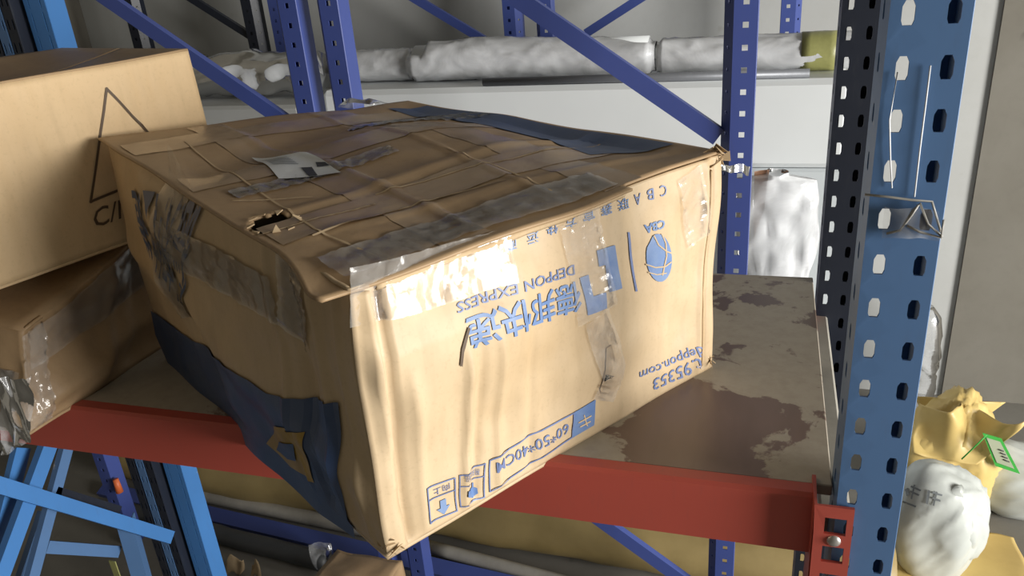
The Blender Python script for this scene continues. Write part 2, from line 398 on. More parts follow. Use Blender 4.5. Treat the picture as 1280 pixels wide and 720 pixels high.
frame('distant dark frame post seen above the pale carton, brace dropping to the right', [(xh, True), (xi-.12, True)], [(ext(p4, q4, xi-.09), ext(p4, q4, xh), .028)], MAT['shaded_blue'], 'rack frames by the back wall', RY)

# spare frames standing side by side left of the rack
for i, (dx, mname, lab) in enumerate(((-.036, 'shaded_blue', 'dark spare upright frame standing right beside the light blue left post'),
                                       (-.062, 'blue', 'mid blue spare upright frame second from the light blue left post'),
                                       (-.090, 'shaded_blue', 'dark spare upright frame farthest left of the light blue left post'))):
    t = thing('spare_frame', lab, 'rack frame', 'spare frames left of the rack')
    x = LX-.03+dx; m = MAT[mname]  # the dark frames have their shade painted into the colour
    upright('post', x, 1.25, 0, 2.6, m, t, w=.022, dep=.04, slotted_side=False, hw=.002, lip=.006)
    upright('post', x, BY-.014, 0, 2.6, m, t, w=.022, dep=.04, slotted_side=False, hw=.002, lip=.006)
    mm = MAT['sky'] if i != 1 else MAT['blue']
    X0 = x+.02
    if i == 0: bar('brace', at(90, 545, X=X0), at(30, 770, X=X0), .026, .014, MAT['blue'], t, (1, 0, 0)); bar('brace', at(70, 616, X=X0), at(150, 640, X=X0), .026, .014, MAT['shaded_blue'], t, (1, 0, 0))
    if i == 1: bar('brace', at(30, 560, X=X0), at(-20, 760, X=X0), .034, .014, MAT['sky'], t, (1, 0, 0)); bar('brace', at(60, 684, X=X0), at(150, 690, X=X0), .026, .014, MAT['blue'], t, (1, 0, 0))
    if i == 2: bar('brace', at(60, 640, X=X0), at(20, 760, X=X0), .03, .014, MAT['blue'], t, (1, 0, 0))
# short offcut of upright with a yellow sticker
t = thing('upright_offcut', 'short blue upright offcut with a yellow sticker under the red beam', 'upright')
oc = at(152, 690, Y=1.12)
oc_o = bar('post', Vector((oc.x, oc.y, 0)), at(154, 652, Y=1.12), .034, .03, MAT['blue'], t, (.5, -1, 0))
stk = at(154, 700, Y=1.085)
o = box('sticker', (oc.x-.004, oc.y-.036, at(152, 712, Y=1.12).z), (oc.x+.014, oc.y-.0335, at(152, 688, Y=1.12).z), MAT['olive'], t)
o.hide_render = False

# ------------------------------------------------------------------ cartons
class Carton:
    """crumpled carton from eight corners; b/t = bottom/top rings in order near, far(right), back, left"""
    def __init__(s, b, t, amp=.004, seed=1.0, f=7.0, bulge=.006, extra=None):
        s.b = [Vector(x) for x in b]; s.t = [Vector(x) for x in t]; s.amp = amp; s.seed = seed; s.f = f; s.bulge = bulge; s.extra = extra or {}
        s.cen = sum(s.b+s.t, Vector())/8
    def quad(s, face):
        b, t = s.b, s.t
        return {'front': (b[0], b[1], t[0], t[1]), 'left': (b[0], b[3], t[0], t[3]), 'back': (b[2], b[3], t[2], t[3]), 'right': (b[1], b[2], t[1], t[2]),
                'top': (t[0], t[1], t[3], t[2]), 'bottom': (b[0], b[1], b[3], b[2])}[face]
    def nrm(s, face):
        a, b, c, d = s.quad(face); n = (b-a).cross(c-a).normalized(); m = (a+b+c+d)/4
        return n if n.dot(m-s.cen) > 0 else -n
    def flat(s, face): 
        q = s.quad(face); return lambda u, v: bil(*q, u, v)
    def pt(s, face, u, v, off=0.0):
        p = bil(*s.quad(face), u, v); n = s.nrm(face)
        e = max(0.0, min(1.0, 9*min(u, 1-u, v, 1-v)))
        d = s.bulge*math.sin(math.pi*min(1, max(0, u)))*math.sin(math.pi*min(1, max(0, v)))
        d += e*s.amp*(.35 if face == 'top' else .8)*noise.noise(p*22+Vector((s.seed, 0, 3)))
        if face in s.extra: d += s.extra[face](u, v)
        k = nvec(p, s.f, s.seed)*s.amp; k.z *= .6
        if face == 'bottom': k.z = 0
        elif face != 'top': k.z *= min(1, v*4)
        return p+k+n*(d+off)
    def patch(s, bm, face, nu, nv, u0=0, u1=1, v0=0, v1=1, off=0, hole=None):
        g = [[bm.verts.new(s.pt(face, lerp(u0, u1, i/nu), lerp(v0, v1, j/nv), off)) for i in range(nu+1)] for j in range(nv+1)]
        for j in range(nv):
            for i in range(nu):
                if hole and hole(lerp(u0, u1, (i+.5)/nu), lerp(v0, v1, (j+.5)/nv)): continue
                bm.faces.new([g[j][i], g[j][i+1], g[j+1][i+1], g[j+1][i]])
    def uv(s, face, px, py):
        fl = s.flat(face); u, v = solve_uv(fl, px, py); tx, ty = px, py; best = (u, v); be = 1e9
        for _ in range(12):
            a = proj(s.pt(face, u, v)); ex, ey = px-a[0], py-a[1]; er = math.hypot(ex, ey)
            if er < be: be, best = er, (u, v)
            tx += ex*.6; ty += ey*.6; u, v = solve_uv(fl, tx, ty, u, v)
        return best

def thicken(o, t, off=-1):
    md = o.modifiers.new('sheet', 'SOLIDIFY'); md.thickness = t; md.offset = off
    return o
def body(car, name, faces, m, parent, n=(70, 44), thick=.004, holes=None):
    bm = bmesh.new()
    for fc in faces: car.patch(bm, fc, n[0], n[1], hole=(holes or {}).get(fc))
    bmesh.ops.remove_doubles(bm, verts=bm.verts, dist=2e-5)
    bmesh.ops.recalc_face_normals(bm, faces=bm.faces)
    o = from_bm(name, bm, m, parent, True)
    for e in o.data.edges: pass
    thicken(o, thick, -1); return o

# printing: flat outlines laid onto a carton face ------------------------------------
def text_mesh(txt, bold=0.0, shear=0.0):
    cu = bpy.data.curves.new('txt', 'FONT'); cu.body = txt; cu.offset = bold; cu.shear = shear; cu.resolution_u = 2; cu.fill_mode = 'FRONT'
    ob = bpy.data.objects.new('txt', cu); C.objects.link(ob)
    dg = bpy.context.evaluated_depsgraph_get(); dg.update()
    me = bpy.data.meshes.new_from_object(ob.evaluated_get(dg))
    bm = bmesh.new(); bm.from_mesh(me)
    bpy.data.objects.remove(ob); bpy.data.curves.remove(cu); bpy.data.meshes.remove(me)
    return bm
def norm_bm(bm, keep=None):
    xs = [v.co.x for v in bm.verts]; ys = [v.co.y for v in bm.verts]
    x0, x1, y0, y1 = min(xs), max(xs), min(ys), max(ys)
    for v in bm.verts: v.co = Vector(((v.co.x-x0)/(x1-x0), (v.co.y-y0)/(y1-y0), 0))
    return bm
def cuts(bm, nx, ny):
    for i in range(1, nx): bmesh.ops.bisect_plane(bm, geom=bm.verts[:]+bm.edges[:]+bm.faces[:], plane_co=(i/nx, 0, 0), plane_no=(1, 0, 0))
    for j in range(1, ny): bmesh.ops.bisect_plane(bm, geom=bm.verts[:]+bm.edges[:]+bm.faces[:], plane_co=(0, j/ny, 0), plane_no=(0, 1, 0))
def lay(car, face, name, bm, quad_px, m, parent, off=.0012, nx=10, ny=4, uvquad=False, keep=False):
    """quad_px: pixel (or uv) corners for unit (0,0) (1,0) (0,1) (1,1)"""
    if not keep: norm_bm(bm)
    cuts(bm, nx, ny)
    qs = [Vector((*(c if uvquad else car.uv(face, *c)), 0)) for c in quad_px]
    for v in bm.verts:
        w = bil(*qs, v.co.x, v.co.y); v.co = car.pt(face, w.x, w.y, off)
    nn = car.nrm(face); bm.normal_update()
    for f in bm.faces:
        if f.normal.dot(nn) < 0: f.normal_flip()
    return from_bm(name, bm, m, parent)
def poly_bm(polys):
    bm = bmesh.new()
    for p in polys: bm.faces.new([bm.verts.new((x, y, 0)) for x, y in p])
    bmesh.ops.triangulate(bm, faces=bm.faces[:]); return bm
def lay_poly(car, face, name, polys_px, m, parent, off=.0012, n=8, uvp=False):
    """polygons given by pixels on the face, laid on it"""
    up = [[(p if uvp else car.uv(face, *p)) for p in poly] for poly in polys_px]
    us = [p[0] for q in up for p in q]; vs2 = [p[1] for q in up for p in q]
    u0, u1, v0, v1 = min(us), max(us), min(vs2), max(vs2)
    bm = poly_bm([[((a-u0)/(u1-u0), (b-v0)/(v1-v0)) for a, b in q] for q in up])
    return lay(car, face, name, bm, [(u0, v0), (u1, v0), (u0, v1), (u1, v1)], m, parent, off, n, n, True, True)
def outline(a, w):
    """pixel polyline (closed) -> list of thin quads"""
    out = []
    for i in range(len(a)):
        p = Vector(a[i]); q = Vector(a[(i+1) % len(a)]); d = (q-p).normalized(); n = Vector((-d.y, d.x))*w/2; p = p-d*w/2; q = q+d*w/2
        out.append([tuple(p-n), tuple(q-n), tuple(q+n), tuple(p+n)])
    return out
def line_px(p, q, w):
    p, q = Vector(p), Vector(q); d = (q-p).normalized(); n = Vector((-d.y, d.x))*w/2
    return [tuple(p-n), tuple(q-n), tuple(q+n), tuple(p+n)]
def circle_px(c, rx, ry, n=20, a0=0):
    return [(c[0]+rx*math.cos(a0+2*math.pi*k/n), c[1]+ry*math.sin(a0+2*math.pi*k/n)) for k in range(n)]

# ---- the big carton
Nb = at(485, 695, Z=DECK); Fb = at(888, 458, Z=DECK); Lb = at(207, 449, Z=DECK); Bb = Lb+Fb-Nb
def above(px, py, base, k=1.0): return at(px, py, Y=base.y*k)
Nt = above(432, 362, Nb, 1.0); Ft = above(900, 192, Fb, 1.0); Lt = at(131, 176, Y=.875); Bt = at(510, 130, Y=1.30)
def ridge(x, c, w): return math.exp(-((x-c)/w)**2)
def ex_front(u, v):
    d = -.007*ridge(u, .052, .012)*(1 if v < .97 else 0)+.004*ridge(u, .095, .012)+.0055*ridge(u-.03*v, .19, .010)*min(1, (1-v)*3)-.004*ridge(u-.03*v, .215, .012)+.004*ridge(u, .285, .012)-.003*ridge(u+.02*v, .38, .012)
    d *= max(0, min(1, (.72-v)/.15)) if .06 < u < .9 else 1
    d += .004*ridge(u-.06*v, .60, .03)*min(1, v*4)*min(1, (1-v)*4)+.0035*ridge(u, .945, .010)-.004*ridge(u, .965, .008)
    g_ = max(0, min(1, (v-.3)/.42)); d += .0165*g_*g_*(3-2*g_)*min(1, (1-v)/.25)*min(1, max(0, u)/.05)*(1 if u < .36 else max(0, 1-(u-.36)/.16))
    return d*min(1, 30*min(u, 1-u, v, 1-v)) if 0 < u < 1 and 0 < v < 1 else 0
def ex_left(u, v):
    d = .006*ridge(u, .10, .012)-.006*ridge(u, .17, .02)+.004*ridge(u, .24, .012)+.010*ridge(v-.35*u, .25, .10)-.006*ridge(u-.3*v, .55, .05)+.016*ridge(u, .75, .16)*ridge(v, .8, .25)
    d += .004*ridge(u, .04, .008)
    return d*min(1, 18*min(u, 1-u, v, 1-v)) if 0 < u < 1 and 0 < v < 1 else 0
def ex_top(u, v):
    d = .012*ridge(u, .60, .22)*ridge(v, .45, .3)-.010*ridge(v-.25*u, .62, .08)+.003*ridge(v, .30, .012)+.0025*ridge(v+.1*u, .18, .01)-.012*ridge(u, .93, .12)*ridge(v, .35, .3)
    d += .003*ridge(u, .30, .012)+.0025*ridge(u-.1*v, .5, .01)
    return d*min(1, 14*min(u, 1-u, v, 1-v)) if 0 < u < 1 and 0 < v < 1 else 0
big = Carton((Nb, Fb, Bb, Lb), (Nt, Ft, Bt, Lt), .006, 3.1, 8, .008, {'front': ex_front, 'left': ex_left, 'top': ex_top})
bc = thing('cardboard_carton', 'big battered brown carton with upside-down blue lettering, hanging over the red beam', 'carton', 'cartons on the deck')
body(big, 'side_walls', ('front', 'right', 'back', 'left'), MAT['carton'], bc, (150, 80))
body(big, 'base', ('bottom',), MAT['carton'], bc, (20, 20))
# two top flaps, the near one lapping over the front edge
hu, hv = big.uv('top', 343, 286); hu = max(hu, .040)
def hole(u, v): return ((u-hu)/.046)**2+((v-hv)/.052)**2 < 1+.6*noise.noise(Vector((u*40, v*40, 1)))
def flap(u0, u1, v0, v1, off, nu, nv, hl=None):
    bm = bmesh.new(); big.patch(bm, 'top', nu, nv, u0, u1, v0, v1, off, hl)
    if u0 < 0:
        e1 = (big.t[0]-big.t[1]).normalized(); tip = big.pt('top', 0, 0)
        for v in bm.verts:
            k = max(0, 1-(v.co-tip).length/.13)
            if k > 0: v.co += (Lt-Nt).normalized()*0+(Vector((-.55, -.10, -.12))*.055)*k*k
    bmesh.ops.recalc_face_normals(bm, faces=bm.faces)
    if sum((f.normal.z for f in bm.faces)) < 0: bmesh.ops.reverse_faces(bm, faces=bm.faces)
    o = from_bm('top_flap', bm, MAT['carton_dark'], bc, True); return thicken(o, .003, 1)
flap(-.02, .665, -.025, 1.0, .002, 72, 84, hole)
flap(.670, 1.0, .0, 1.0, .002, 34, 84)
# inner flap below the tear
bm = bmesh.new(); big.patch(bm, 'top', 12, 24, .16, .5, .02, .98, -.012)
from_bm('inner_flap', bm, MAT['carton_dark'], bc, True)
# torn shreds round the hole
bm = bmesh.new()
for k in range(9):
    a = 2*math.pi*k/9+random.uniform(-.2, .2); r0 = .050
    p0 = big.pt('top', hu+r0*1.05*math.cos(a), hv+r0*.95*math.sin(a), .007); p1 = big.pt('top', hu+r0*1.05*math.cos(a+.3), hv+r0*.95*math.sin(a+.3), .007)
    p2 = big.pt('top', hu+r0*.72*math.cos(a+.15), hv+r0*.72*math.sin(a+.15), random.uniform(.004, .014))
    bm.faces.new([bm.verts.new(x) for x in (p0, p1, p2)])
thicken(from_bm('torn_edge', bm, MAT['liner'], bc), .0012)
# raw corrugated edge along the front rim and up the near corner
def edge_strip(name, face, pts, w, m, off=.002, amp=.003, step=60):
    vs_, fs = [], []
    for i in range(step+1):
        t = i/step*(len(pts)-1); k = min(int(t), len(pts)-2); a = Vector(pts[k]).lerp(Vector(pts[k+1]), t-k); d = (Vector(pts[k+1])-Vector(pts[k])).normalized(); n = Vector((-d.y, d.x))
        ww = w*(1+.4*noise.noise(Vector((i*.25, w*90, 2))))
        for s_ in (-.5, 0, .5):
            q = a+n*ww*s_; vs_.append(big.pt(face, q.x, q.y, off+(amp*.5*(1+noise.noise(Vector((i*.23, s_*3, 5)))) if s_ == 0 else 0)))
    for i in range(step):
        for j in range(2): fs.append([i*3+j, i*3+j+1, i*3+j+4, i*3+j+3])
    return thicken(from_py(name, vs_, fs, m, bc, True), .001)
edge_strip('raw_edge', 'front', [(.05, .985), (.3, .975), (.5, .985), (.67, .985)], .022, MAT['liner'], .001, .004)
edge_strip('raw_edge', 'front', [(.963, .04), (.965, .5), (.958, .95)], .012, MAT['liner'], .001, .004)
vs_, fs = [], []
for i in range(61):
    v_ = lerp(.012, .985, i/60); w_ = .046+.006*noise.noise(Vector((i*.11, 3, 1)))-.012*v_
    for j in range(5): vs_.append(big.pt('front', w_*j/4, v_, .0008+.0055*(j/4)**1.5*(1+.6*noise.noise(Vector((i*.13, 7, j*.3))))))
for i in range(60):
    for j in range(4): k = i*5+j; fs.append([k, k+1, k+6, k+5])
thicken(from_py('peeling_edge', vs_, fs, MAT['carton'], bc, True), .0018, 0)
# crushed paper tuft at the far corner and near foot
def tuft(p, n, r, m, name, par, seed):
    rnd = random.Random(seed); bm = bmesh.new()
    for _ in range(n):
        c = p+Vector((rnd.uniform(-r, r), rnd.uniform(-r, r), rnd.uniform(-r, r)))*.7
        v3 = [c+Vector((rnd.gauss(0, r*.55), rnd.gauss(0, r*.55), rnd.gauss(0, r*.45))) for _ in range(4)]
        bm.faces.new([bm.verts.new(x) for x in v3[:3]]); 
    return thicken(from_bm(name, bm, m, par), .0008)
tuft(Ft+Vector((-.004, .0, -.006)), 26, .013, MAT['liner'], 'torn_corner', bc, 3)
tuft(Fb+Vector((-.002, -.004, .010)), 14, .007, MAT['liner'], 'torn_corner', bc, 4)
tuft(Nb+Vector((.002, .004, .010)), 18, .008, MAT['liner'], 'torn_corner', bc, 5)
# --- brown tape on top
def strip(car, face, name, pts_px, w, m, parent, off, nl=50, nw=6, wr=.0, uvp=False, seed=0):
    ps = [Vector(p if uvp else car.uv(face, *p)) for p in pts_px]
    a, b, c, d = car.quad(face); lu = (b-a).length; lv = (c-a).length
    vs_, fs = [], []
    for i in range(nl+1):
        t = i/nl*(len(ps)-1); k = min(int(t), len(ps)-2); p = ps[k].lerp(ps[k+1], t-k); dd = ps[k+1]-ps[k]
        dd = Vector((dd.x*lu, dd.y*lv)).normalized(); n = Vector((-dd.y/lu, dd.x/lv))
        for j in range(nw+1):
            q = p+n*w*(j/nw-.5); pp = Vector((i*.35, j*.9, seed))
            vs_.append(car.pt(face, q.x, q.y, off+wr*(noise.noise(pp)+.6*noise.noise(pp*2.3))))
    for i in range(nl):
        for j in range(nw): k = i*(nw+1)+j; fs.append([k, k+1, k+nw+2, k+nw+1])
    o = from_py(name, vs_, fs, m, parent, True)
    bm = bmesh.new(); bm.from_mesh(o.data); bm.normal_update(); nn = car.nrm(face)
    if sum((f.normal.dot(nn) for f in bm.faces)) < 0: bmesh.ops.reverse_faces(bm, faces=bm.faces)
    bm.to_mesh(o.data); bm.free(); return o
strip(big, 'top', 'brown_tape', [(.67, .0), (.67, 1.0)], .062, MAT['brown_tape'], bc, .0055, 90, 8, .0003, True, 1)
strip(big, 'top', 'brown_tape', [(.0, .22), (.99, .20)], .060, MAT['brown_tape'], bc, .0060, 90, 8, .0004, True, 2)
strip(big, 'top', 'brown_tape', [(.0, .55), (.99, .52)], .060, MAT['brown_tape'], bc, .0060, 90, 8, .0004, True, 3)
strip(big, 'top', 'brown_tape', [(.0, .86), (.99, .84)], .060, MAT['brown_tape'], bc, .0060, 90, 8, .0004, True, 4)
strip(big, 'top', 'brown_tape', [(.26, .0), (.27, .99)], .055, MAT['brown_tape'], bc, .0057, 90, 8, .0004, True, 5)
for k_, ln in enumerate(([(232, 182), (310, 235), (400, 295), (488, 334)], [(292, 258), (392, 253)], [(392, 302), (520, 262), (632, 231)], [(560, 190), (640, 222), (690, 246)], [(470, 250), (640, 205), (750, 186)], [(330, 300), (470, 262)])):
    strip(big, 'top', 'crease_glint', ln, .0026, MAT['liner'], bc, .0066, 60, 2, .0003, False, 30+k_)  # pale strips painting the glints along tape edges and creases
# shiny clear tape
strip(big, 'top', 'clear_tape', [(.01, .06), (.66, .045)], .05, MAT['clear'], bc, .0068, 60, 8, .0022, True, 6)
strip(big, 'top', 'clear_tape', [(.05, .44), (.45, .43)], .03, MAT['clear'], bc, .0068, 60, 8, .0022, True, 7)
strip(big, 'top', 'clear_tape', [(.55, .70), (.98, .68)], .05, MAT['clear'], bc, .0068, 60, 8, .0022, True, 8)
strip(big, 'front', 'clear_tape', [(722, 268), (745, 395)], .060, MAT['clear'], bc, .003, 50, 14, .0022, False, 9)
strip(big, 'front', 'clear_tape', [(436, 372), (640, 318)], .055, MAT['clear'], bc, .003, 60, 10, .0018, False, 10)
strip(big, 'front', 'clear_tape', [(860, 215), (872, 300)], .045, MAT['clear'], bc, .003, 40, 10, .0018, False, 11)
strip(big, 'front', 'clear_tape', [(745, 395), (770, 470), (752, 500)], .035, MAT['clear'], bc, .003, 40, 8, .0015, False, 12)
strip(big, 'left', 'clear_tape', [(228, 205), (205, 330), (240, 395)], .055, MAT['clear'], bc, .003, 50, 12, .002, False, 13)
strip(big, 'left', 'clear_tape', [(200, 300), (345, 375)], .05, MAT['clear'], bc, .003, 50, 10, .002, False, 14)
strip(big, 'left', 'clear_tape', [(365, 320), (372, 420)], .05, MAT['clear'], bc, .003, 40, 10, .002, False, 15)
# --- printing on the front (the carton stands on its head)
INK = MAT['ink']
def text(car, face, name, s, quad, m, bold=0.0, shear=0.0, nx=16, ny=4, off=.0010):
    """quad: pixel corners of the lettering's own bottom-left, bottom-right, top-left, top-right"""
    return lay(car, face, name, text_mesh(s, bold, shear), quad, m, bc if car is big else None, off, nx, ny)
text(big, 'front', 'brand_lettering', '德邦快递', [(722, 349), (580, 396), (727, 388), (586, 439)], INK, .016, 0, 50, 16, .0012)
text(big, 'front', 'brand_lettering', 'DEPPON EXPRESS', [(717, 330), (570, 378), (718, 343), (571, 392)], MAT['ink_line'], .01, 0, 16, 2)
row = [('C', 828, 237), ('B', 812, 242), ('A', 796, 248), ('联', 778, 254), ('赛', 757, 261), ('官', 735, 268), ('方', 713, 276), ('快', 689, 285), ('运', 665, 296), ('商', 638, 306)]
for ch, x, y in row:
    hw = 7 if ord(ch) > 200 else 4
    text(big, 'front', 'slogan_letter', ch, [(x+hw, y-6-hw*.3), (x-hw, y-6+hw*.3), (x+hw+1, y+8-hw*.3), (x-hw+1, y+8+hw*.3)], MAT['ink_line'] if hw == 4 else INK, .004, 0, 2, 2)
text(big, 'front', 'league_lettering', 'CBA', [(830, 274), (804, 281), (831, 285), (808, 292)], INK, .03, .2, 4, 2)
lay_poly(big, 'front', 'divider_line', [line_px((785, 290), (795, 364), 2.6)], MAT['ink_line'], bc)
# league ball: blue shape with pale seams
ball = circle_px((823, 322), 16, 30, 26, .2)
ball = [(x+(y-322)*.05, y) for x, y in ball]
ball = [p for i, p in enumerate(ball) if not (806 < p[0] < 815 and 296 < p[1] < 306)]
lay_poly(big, 'front', 'ball_emblem', [ball], INK, bc, .0012)
def curve_line(pts, w):
    out = []
    for a, b in zip(pts[:-1], pts[1:]): out.append(line_px(a, b, w))
    return out
seams = curve_line([(816, 294), (822, 306), (832, 314), (838, 316)], 1.6)+curve_line([(826, 292), (831, 304), (832, 320), (827, 344)], 1.6)+curve_line([(806, 330), (818, 334), (830, 333), (838, 327)], 1.6)+curve_line([(809, 340), (820, 343), (832, 341)], 1.4)
lay_poly(big, 'front', 'ball_seam', seams, MAT['carton'], bc, .0018)
# angular logo
lay_poly(big, 'front', 'square_logo', [[(745, 313), (768, 306), (777, 360), (761, 365), (756, 331), (748, 333)], [(724, 347), (735, 343), (741, 370), (757, 365), (758, 385), (734, 394)]], INK, bc)
# web address and hotline
text(big, 'front', 'address_lettering', 'deppon.com', [(874, 428), (798, 462), (877, 441), (800, 475)], MAT['ink_line'], .008, .15, 10, 2)
text(big, 'front', 'hotline_lettering', 't.95353', [(875, 447), (815, 474), (877, 461), (817, 488)], MAT['ink_line'], .008, .15, 8, 2)
lay_poly(big, 'front', 'cut_mark', [[(584, 408), (587, 410), (579, 440), (577, 458), (574, 456), (576, 436)]], MAT['ink_brown'], bc, .0016, 6)
lay_poly(big, 'front', 'scuff_mark', [[(757, 435), (764, 430), (768, 452), (758, 475), (751, 492), (749, 486), (756, 462)]], MAT['liner'], bc, .0016, 8)
# size panel
lay_poly(big, 'front', 'size_frame', outline([(612, 575), (717, 516), (715, 546), (612, 614)], 1.5), MAT['ink_line'], bc)
lay_poly(big, 'front', 'size_block', [[(717.6, 514.5), (744, 499), (742, 531), (715, 547)]], INK, bc)
lay_poly(big, 'front', 'size_block_text', [line_px((722, 528), (738, 519), 1.5), line_px((724, 533), (737, 526), 1.5), line_px((729, 518), (733, 532), 1.2)], MAT['carton_light'], bc, .0018)
text(big, 'front', 'size_lettering', '60*50*40CM', [(710, 528), (620, 578), (711, 541), (621, 592)], MAT['ink_line'], .006, 0, 10, 2)
def icon(q, kind):
    a, b, c, d = [Vector(x) for x in q]       # top-left, top-right, bottom-right, bottom-left in the picture
    P = lambda x, y: tuple(bil(a, b, d, c, x, y))
    lay_poly(big, 'front', 'icon_frame', outline(q, 1.4)+[line_px(P(0, .36), P(1, .36), 1.2)], MAT['ink_line'], bc)
    if kind == 'arrow': sh = [[P(.40, .48), P(.62, .48), P(.62, .70), P(.40, .70)], [P(.26, .70), P(.76, .70), P(.51, .92)]]
    else: sh = [[P(.47, .40), P(.53, .40), P(.53, .60), P(.47, .60)], [P(.34, .62), P(.5, .54), P(.68, .62), P(.72, .80), P(.5, .88), P(.32, .80)]]
    lay_poly(big, 'front', 'icon_sign', sh, INK, bc)
    tx = '向上' if kind == 'arrow' else '易碎物品'
    text(big, 'front', 'icon_lettering', tx, [P(.80, .08), P(.2, .08), P(.80, .28), P(.2, .28)], MAT['ink_line'], 0, 0, 3, 2)
icon([(534, 611), (568, 597), (571, 638), (538, 654)], 'arrow'); icon([(574, 594), (606, 579), (605, 621), (575.5, 633)], 'box')
# --- printing on the shaded left side
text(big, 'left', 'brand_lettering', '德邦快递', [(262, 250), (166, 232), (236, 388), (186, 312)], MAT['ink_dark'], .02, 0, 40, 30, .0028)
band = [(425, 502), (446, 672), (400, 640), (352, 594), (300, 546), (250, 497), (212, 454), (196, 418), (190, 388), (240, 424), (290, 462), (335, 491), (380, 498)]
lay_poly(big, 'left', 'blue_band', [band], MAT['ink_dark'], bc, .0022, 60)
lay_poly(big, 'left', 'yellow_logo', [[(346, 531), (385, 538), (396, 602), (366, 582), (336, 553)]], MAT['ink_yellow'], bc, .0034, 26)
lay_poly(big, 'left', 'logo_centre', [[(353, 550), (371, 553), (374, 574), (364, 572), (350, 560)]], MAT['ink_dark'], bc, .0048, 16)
# --- blue print on the top beside the back edge
lay_poly(big, 'top', 'blue_band', [[(.80, .18), (.985, .10), (.985, .90), (.86, .93), (.84, .6)]], MAT['ink_dark'], bc, .0066, 40, True)
# shipping label
lq = [(350, 231), (427, 223), (316, 204), (385, 198)]
bm = poly_bm([[(0, 0), (1, 0), (1, 1), (0, 1)]]); lb = lay(big, 'top', 'shipping_label', bm, lq, MAT['paper'], bc, .0078, 16, 10)
bm = poly_bm([[(.48, .0), (.62, .0), (.70, .32), (.52, .32)], [(.78, .30), (.99, .30), (.98, .42), (.86, .50)]]); lay(big, 'top', 'barcode_print', bm, lq, MAT['black'], lb, .0084, 8, 6, keep=True)
bm = poly_bm([[(.1+.0, .45+.06*k), (.55, .45+.06*k), (.55, .47+.06*k), (.1, .47+.06*k)] for k in range(7)]); lay(big, 'top', 'address_print', bm, lq, MAT['grey_print'], lb, .0084, 8, 6, keep=True)

# ---- the two cartons on the left
def ring(c, d, lf, w, z, inward=0):
    return [c, c+d, c+d+lf*w, c+lf*w]
d1 = Vector((.294, .956, 0)); l1 = Vector((-.956, .294, 0))
zl0, zl1 = CAMZ-.365, CAMZ-.119
c0 = Vector((-.927-.022, .700, 0))-d1*.10
fr = .372+.10
b = [Vector((p.x, p.y, zl0)) for p in ring(c0, d1*fr, l1, .36, 0)]; t_ = [Vector((p.x, p.y, zl1)) for p in ring(c0+l1*.004, d1*fr, l1, .36, 0)]
def ex_l(u, v):
    d = .003*ridge(u-.06*v, .30, .008)-.002*ridge(u-.06*v, .315, .008)+.0025*ridge(u-.05*v, .42, .007)+.003*ridge(u+.04*v, .80, .007)+.0025*ridge(u+.04*v, .85, .006)+.002*ridge(u+.04*v, .90, .006)
    return d*min(1, 18*min(u, 1-u, v, 1-v)) if 0 < u < 1 and 0 < v < 1 else 0
upc = Carton(b, t_, .003, 5.5, 6, .004, {'front': ex_l, 'top': lambda u, v: -.03*math.sin(math.pi*min(1, max(0, u)))*math.sin(math.pi*min(1, max(0, v)))})
uc = thing('cardboard_carton', 'pale clean carton with a stencilled triangle, resting on the crushed carton at left', 'carton', 'cartons on the deck')
body(upc, 'side_walls', ('front', 'right', 'back', 'left'), MAT['carton_light'], uc, (60, 30))
body(upc, 'base', ('bottom',), MAT['carton_light'], uc, (12, 12))
for k, (u0, u1) in enumerate(((0, .498), (.502, 1))):
    bm = bmesh.new(); upc.patch(bm, 'top', 20, 20, 0, 1, u0, u1, .001)
    thicken(from_bm('top_flap', bm, MAT['carton_dark'], uc, True), .003, 0)
tri = [(133, 111), (113, 252), (222, 206)]
lay_poly(upc, 'front', 'triangle_mark', outline(tri, 3.2), MAT['ink_brown'], uc, .0012, 10)
o = text(upc, 'front', 'stencil_lettering', 'C/NO', [(117, 286), (190, 258), (116, 262), (189, 234)], MAT['ink_brown'], .005, 0, 4, 3); o.parent = uc

# crushed carton below it
zc = CAMZ-.372
cb = [at(47, 542, Z=DECK), at(189, 461, Z=DECK)]
cb[0].x -= .010; cb[1].x -= .022; cb[1].x = -.912; cb[1].y = .98
dd = (cb[1]-cb[0]); ll = Vector((-dd.y, dd.x, 0)).normalized()
b = [cb[0], cb[1], cb[1]+ll*.34, cb[0]+ll*.34]
tN = at(24, 415, Y=.70); tN.x = min(tN.x, cb[0].x+.02)
t_ = [tN, Vector((cb[1].x-.008, cb[1].y, zc)), Vector((b[2].x, b[2].y, zc)), Vector((b[3].x, b[3].y, zc-.002))]
def ex_c(u, v):
    d = .012*ridge(v-.3*u, .15, .12)-.010*ridge(u+.2*v, .12, .05)*ridge(v, .62, .10)+.006*ridge(u-.3*v, .35, .05)-.006*ridge(u-.2*v, .6, .06)
    return d*min(1, 12*min(u, 1-u, v, 1-v)) if 0 < u < 1 and 0 < v < 1 else 0
lowc = Carton(b, t_, .009, 9.2, 9, .006, {'front': ex_c, 'left': ex_c})
lc = thing('cardboard_carton', 'crushed dark brown carton wrapped in film, under the pale carton', 'carton', 'cartons on the deck')
body(lowc, 'side_walls', ('front', 'right', 'back', 'left'), MAT['carton_dark'], lc, (50, 30))
body(lowc, 'base', ('bottom',), MAT['carton_dark'], lc, (12, 12)); body(lowc, 'top_flap', ('top',), MAT['carton_dark'], lc, (16, 16))
strip(lowc, 'front', 'clear_tape', [(.03, .75), (.97, .80)], .05, MAT['clear'], lc, .003, 40, 10, .0035, True, 21)
strip(lowc, 'front', 'clear_tape', [(.05, .02), (.06, .95)], .04, MAT['clear'], lc, .003, 40, 10, .004, True, 22)
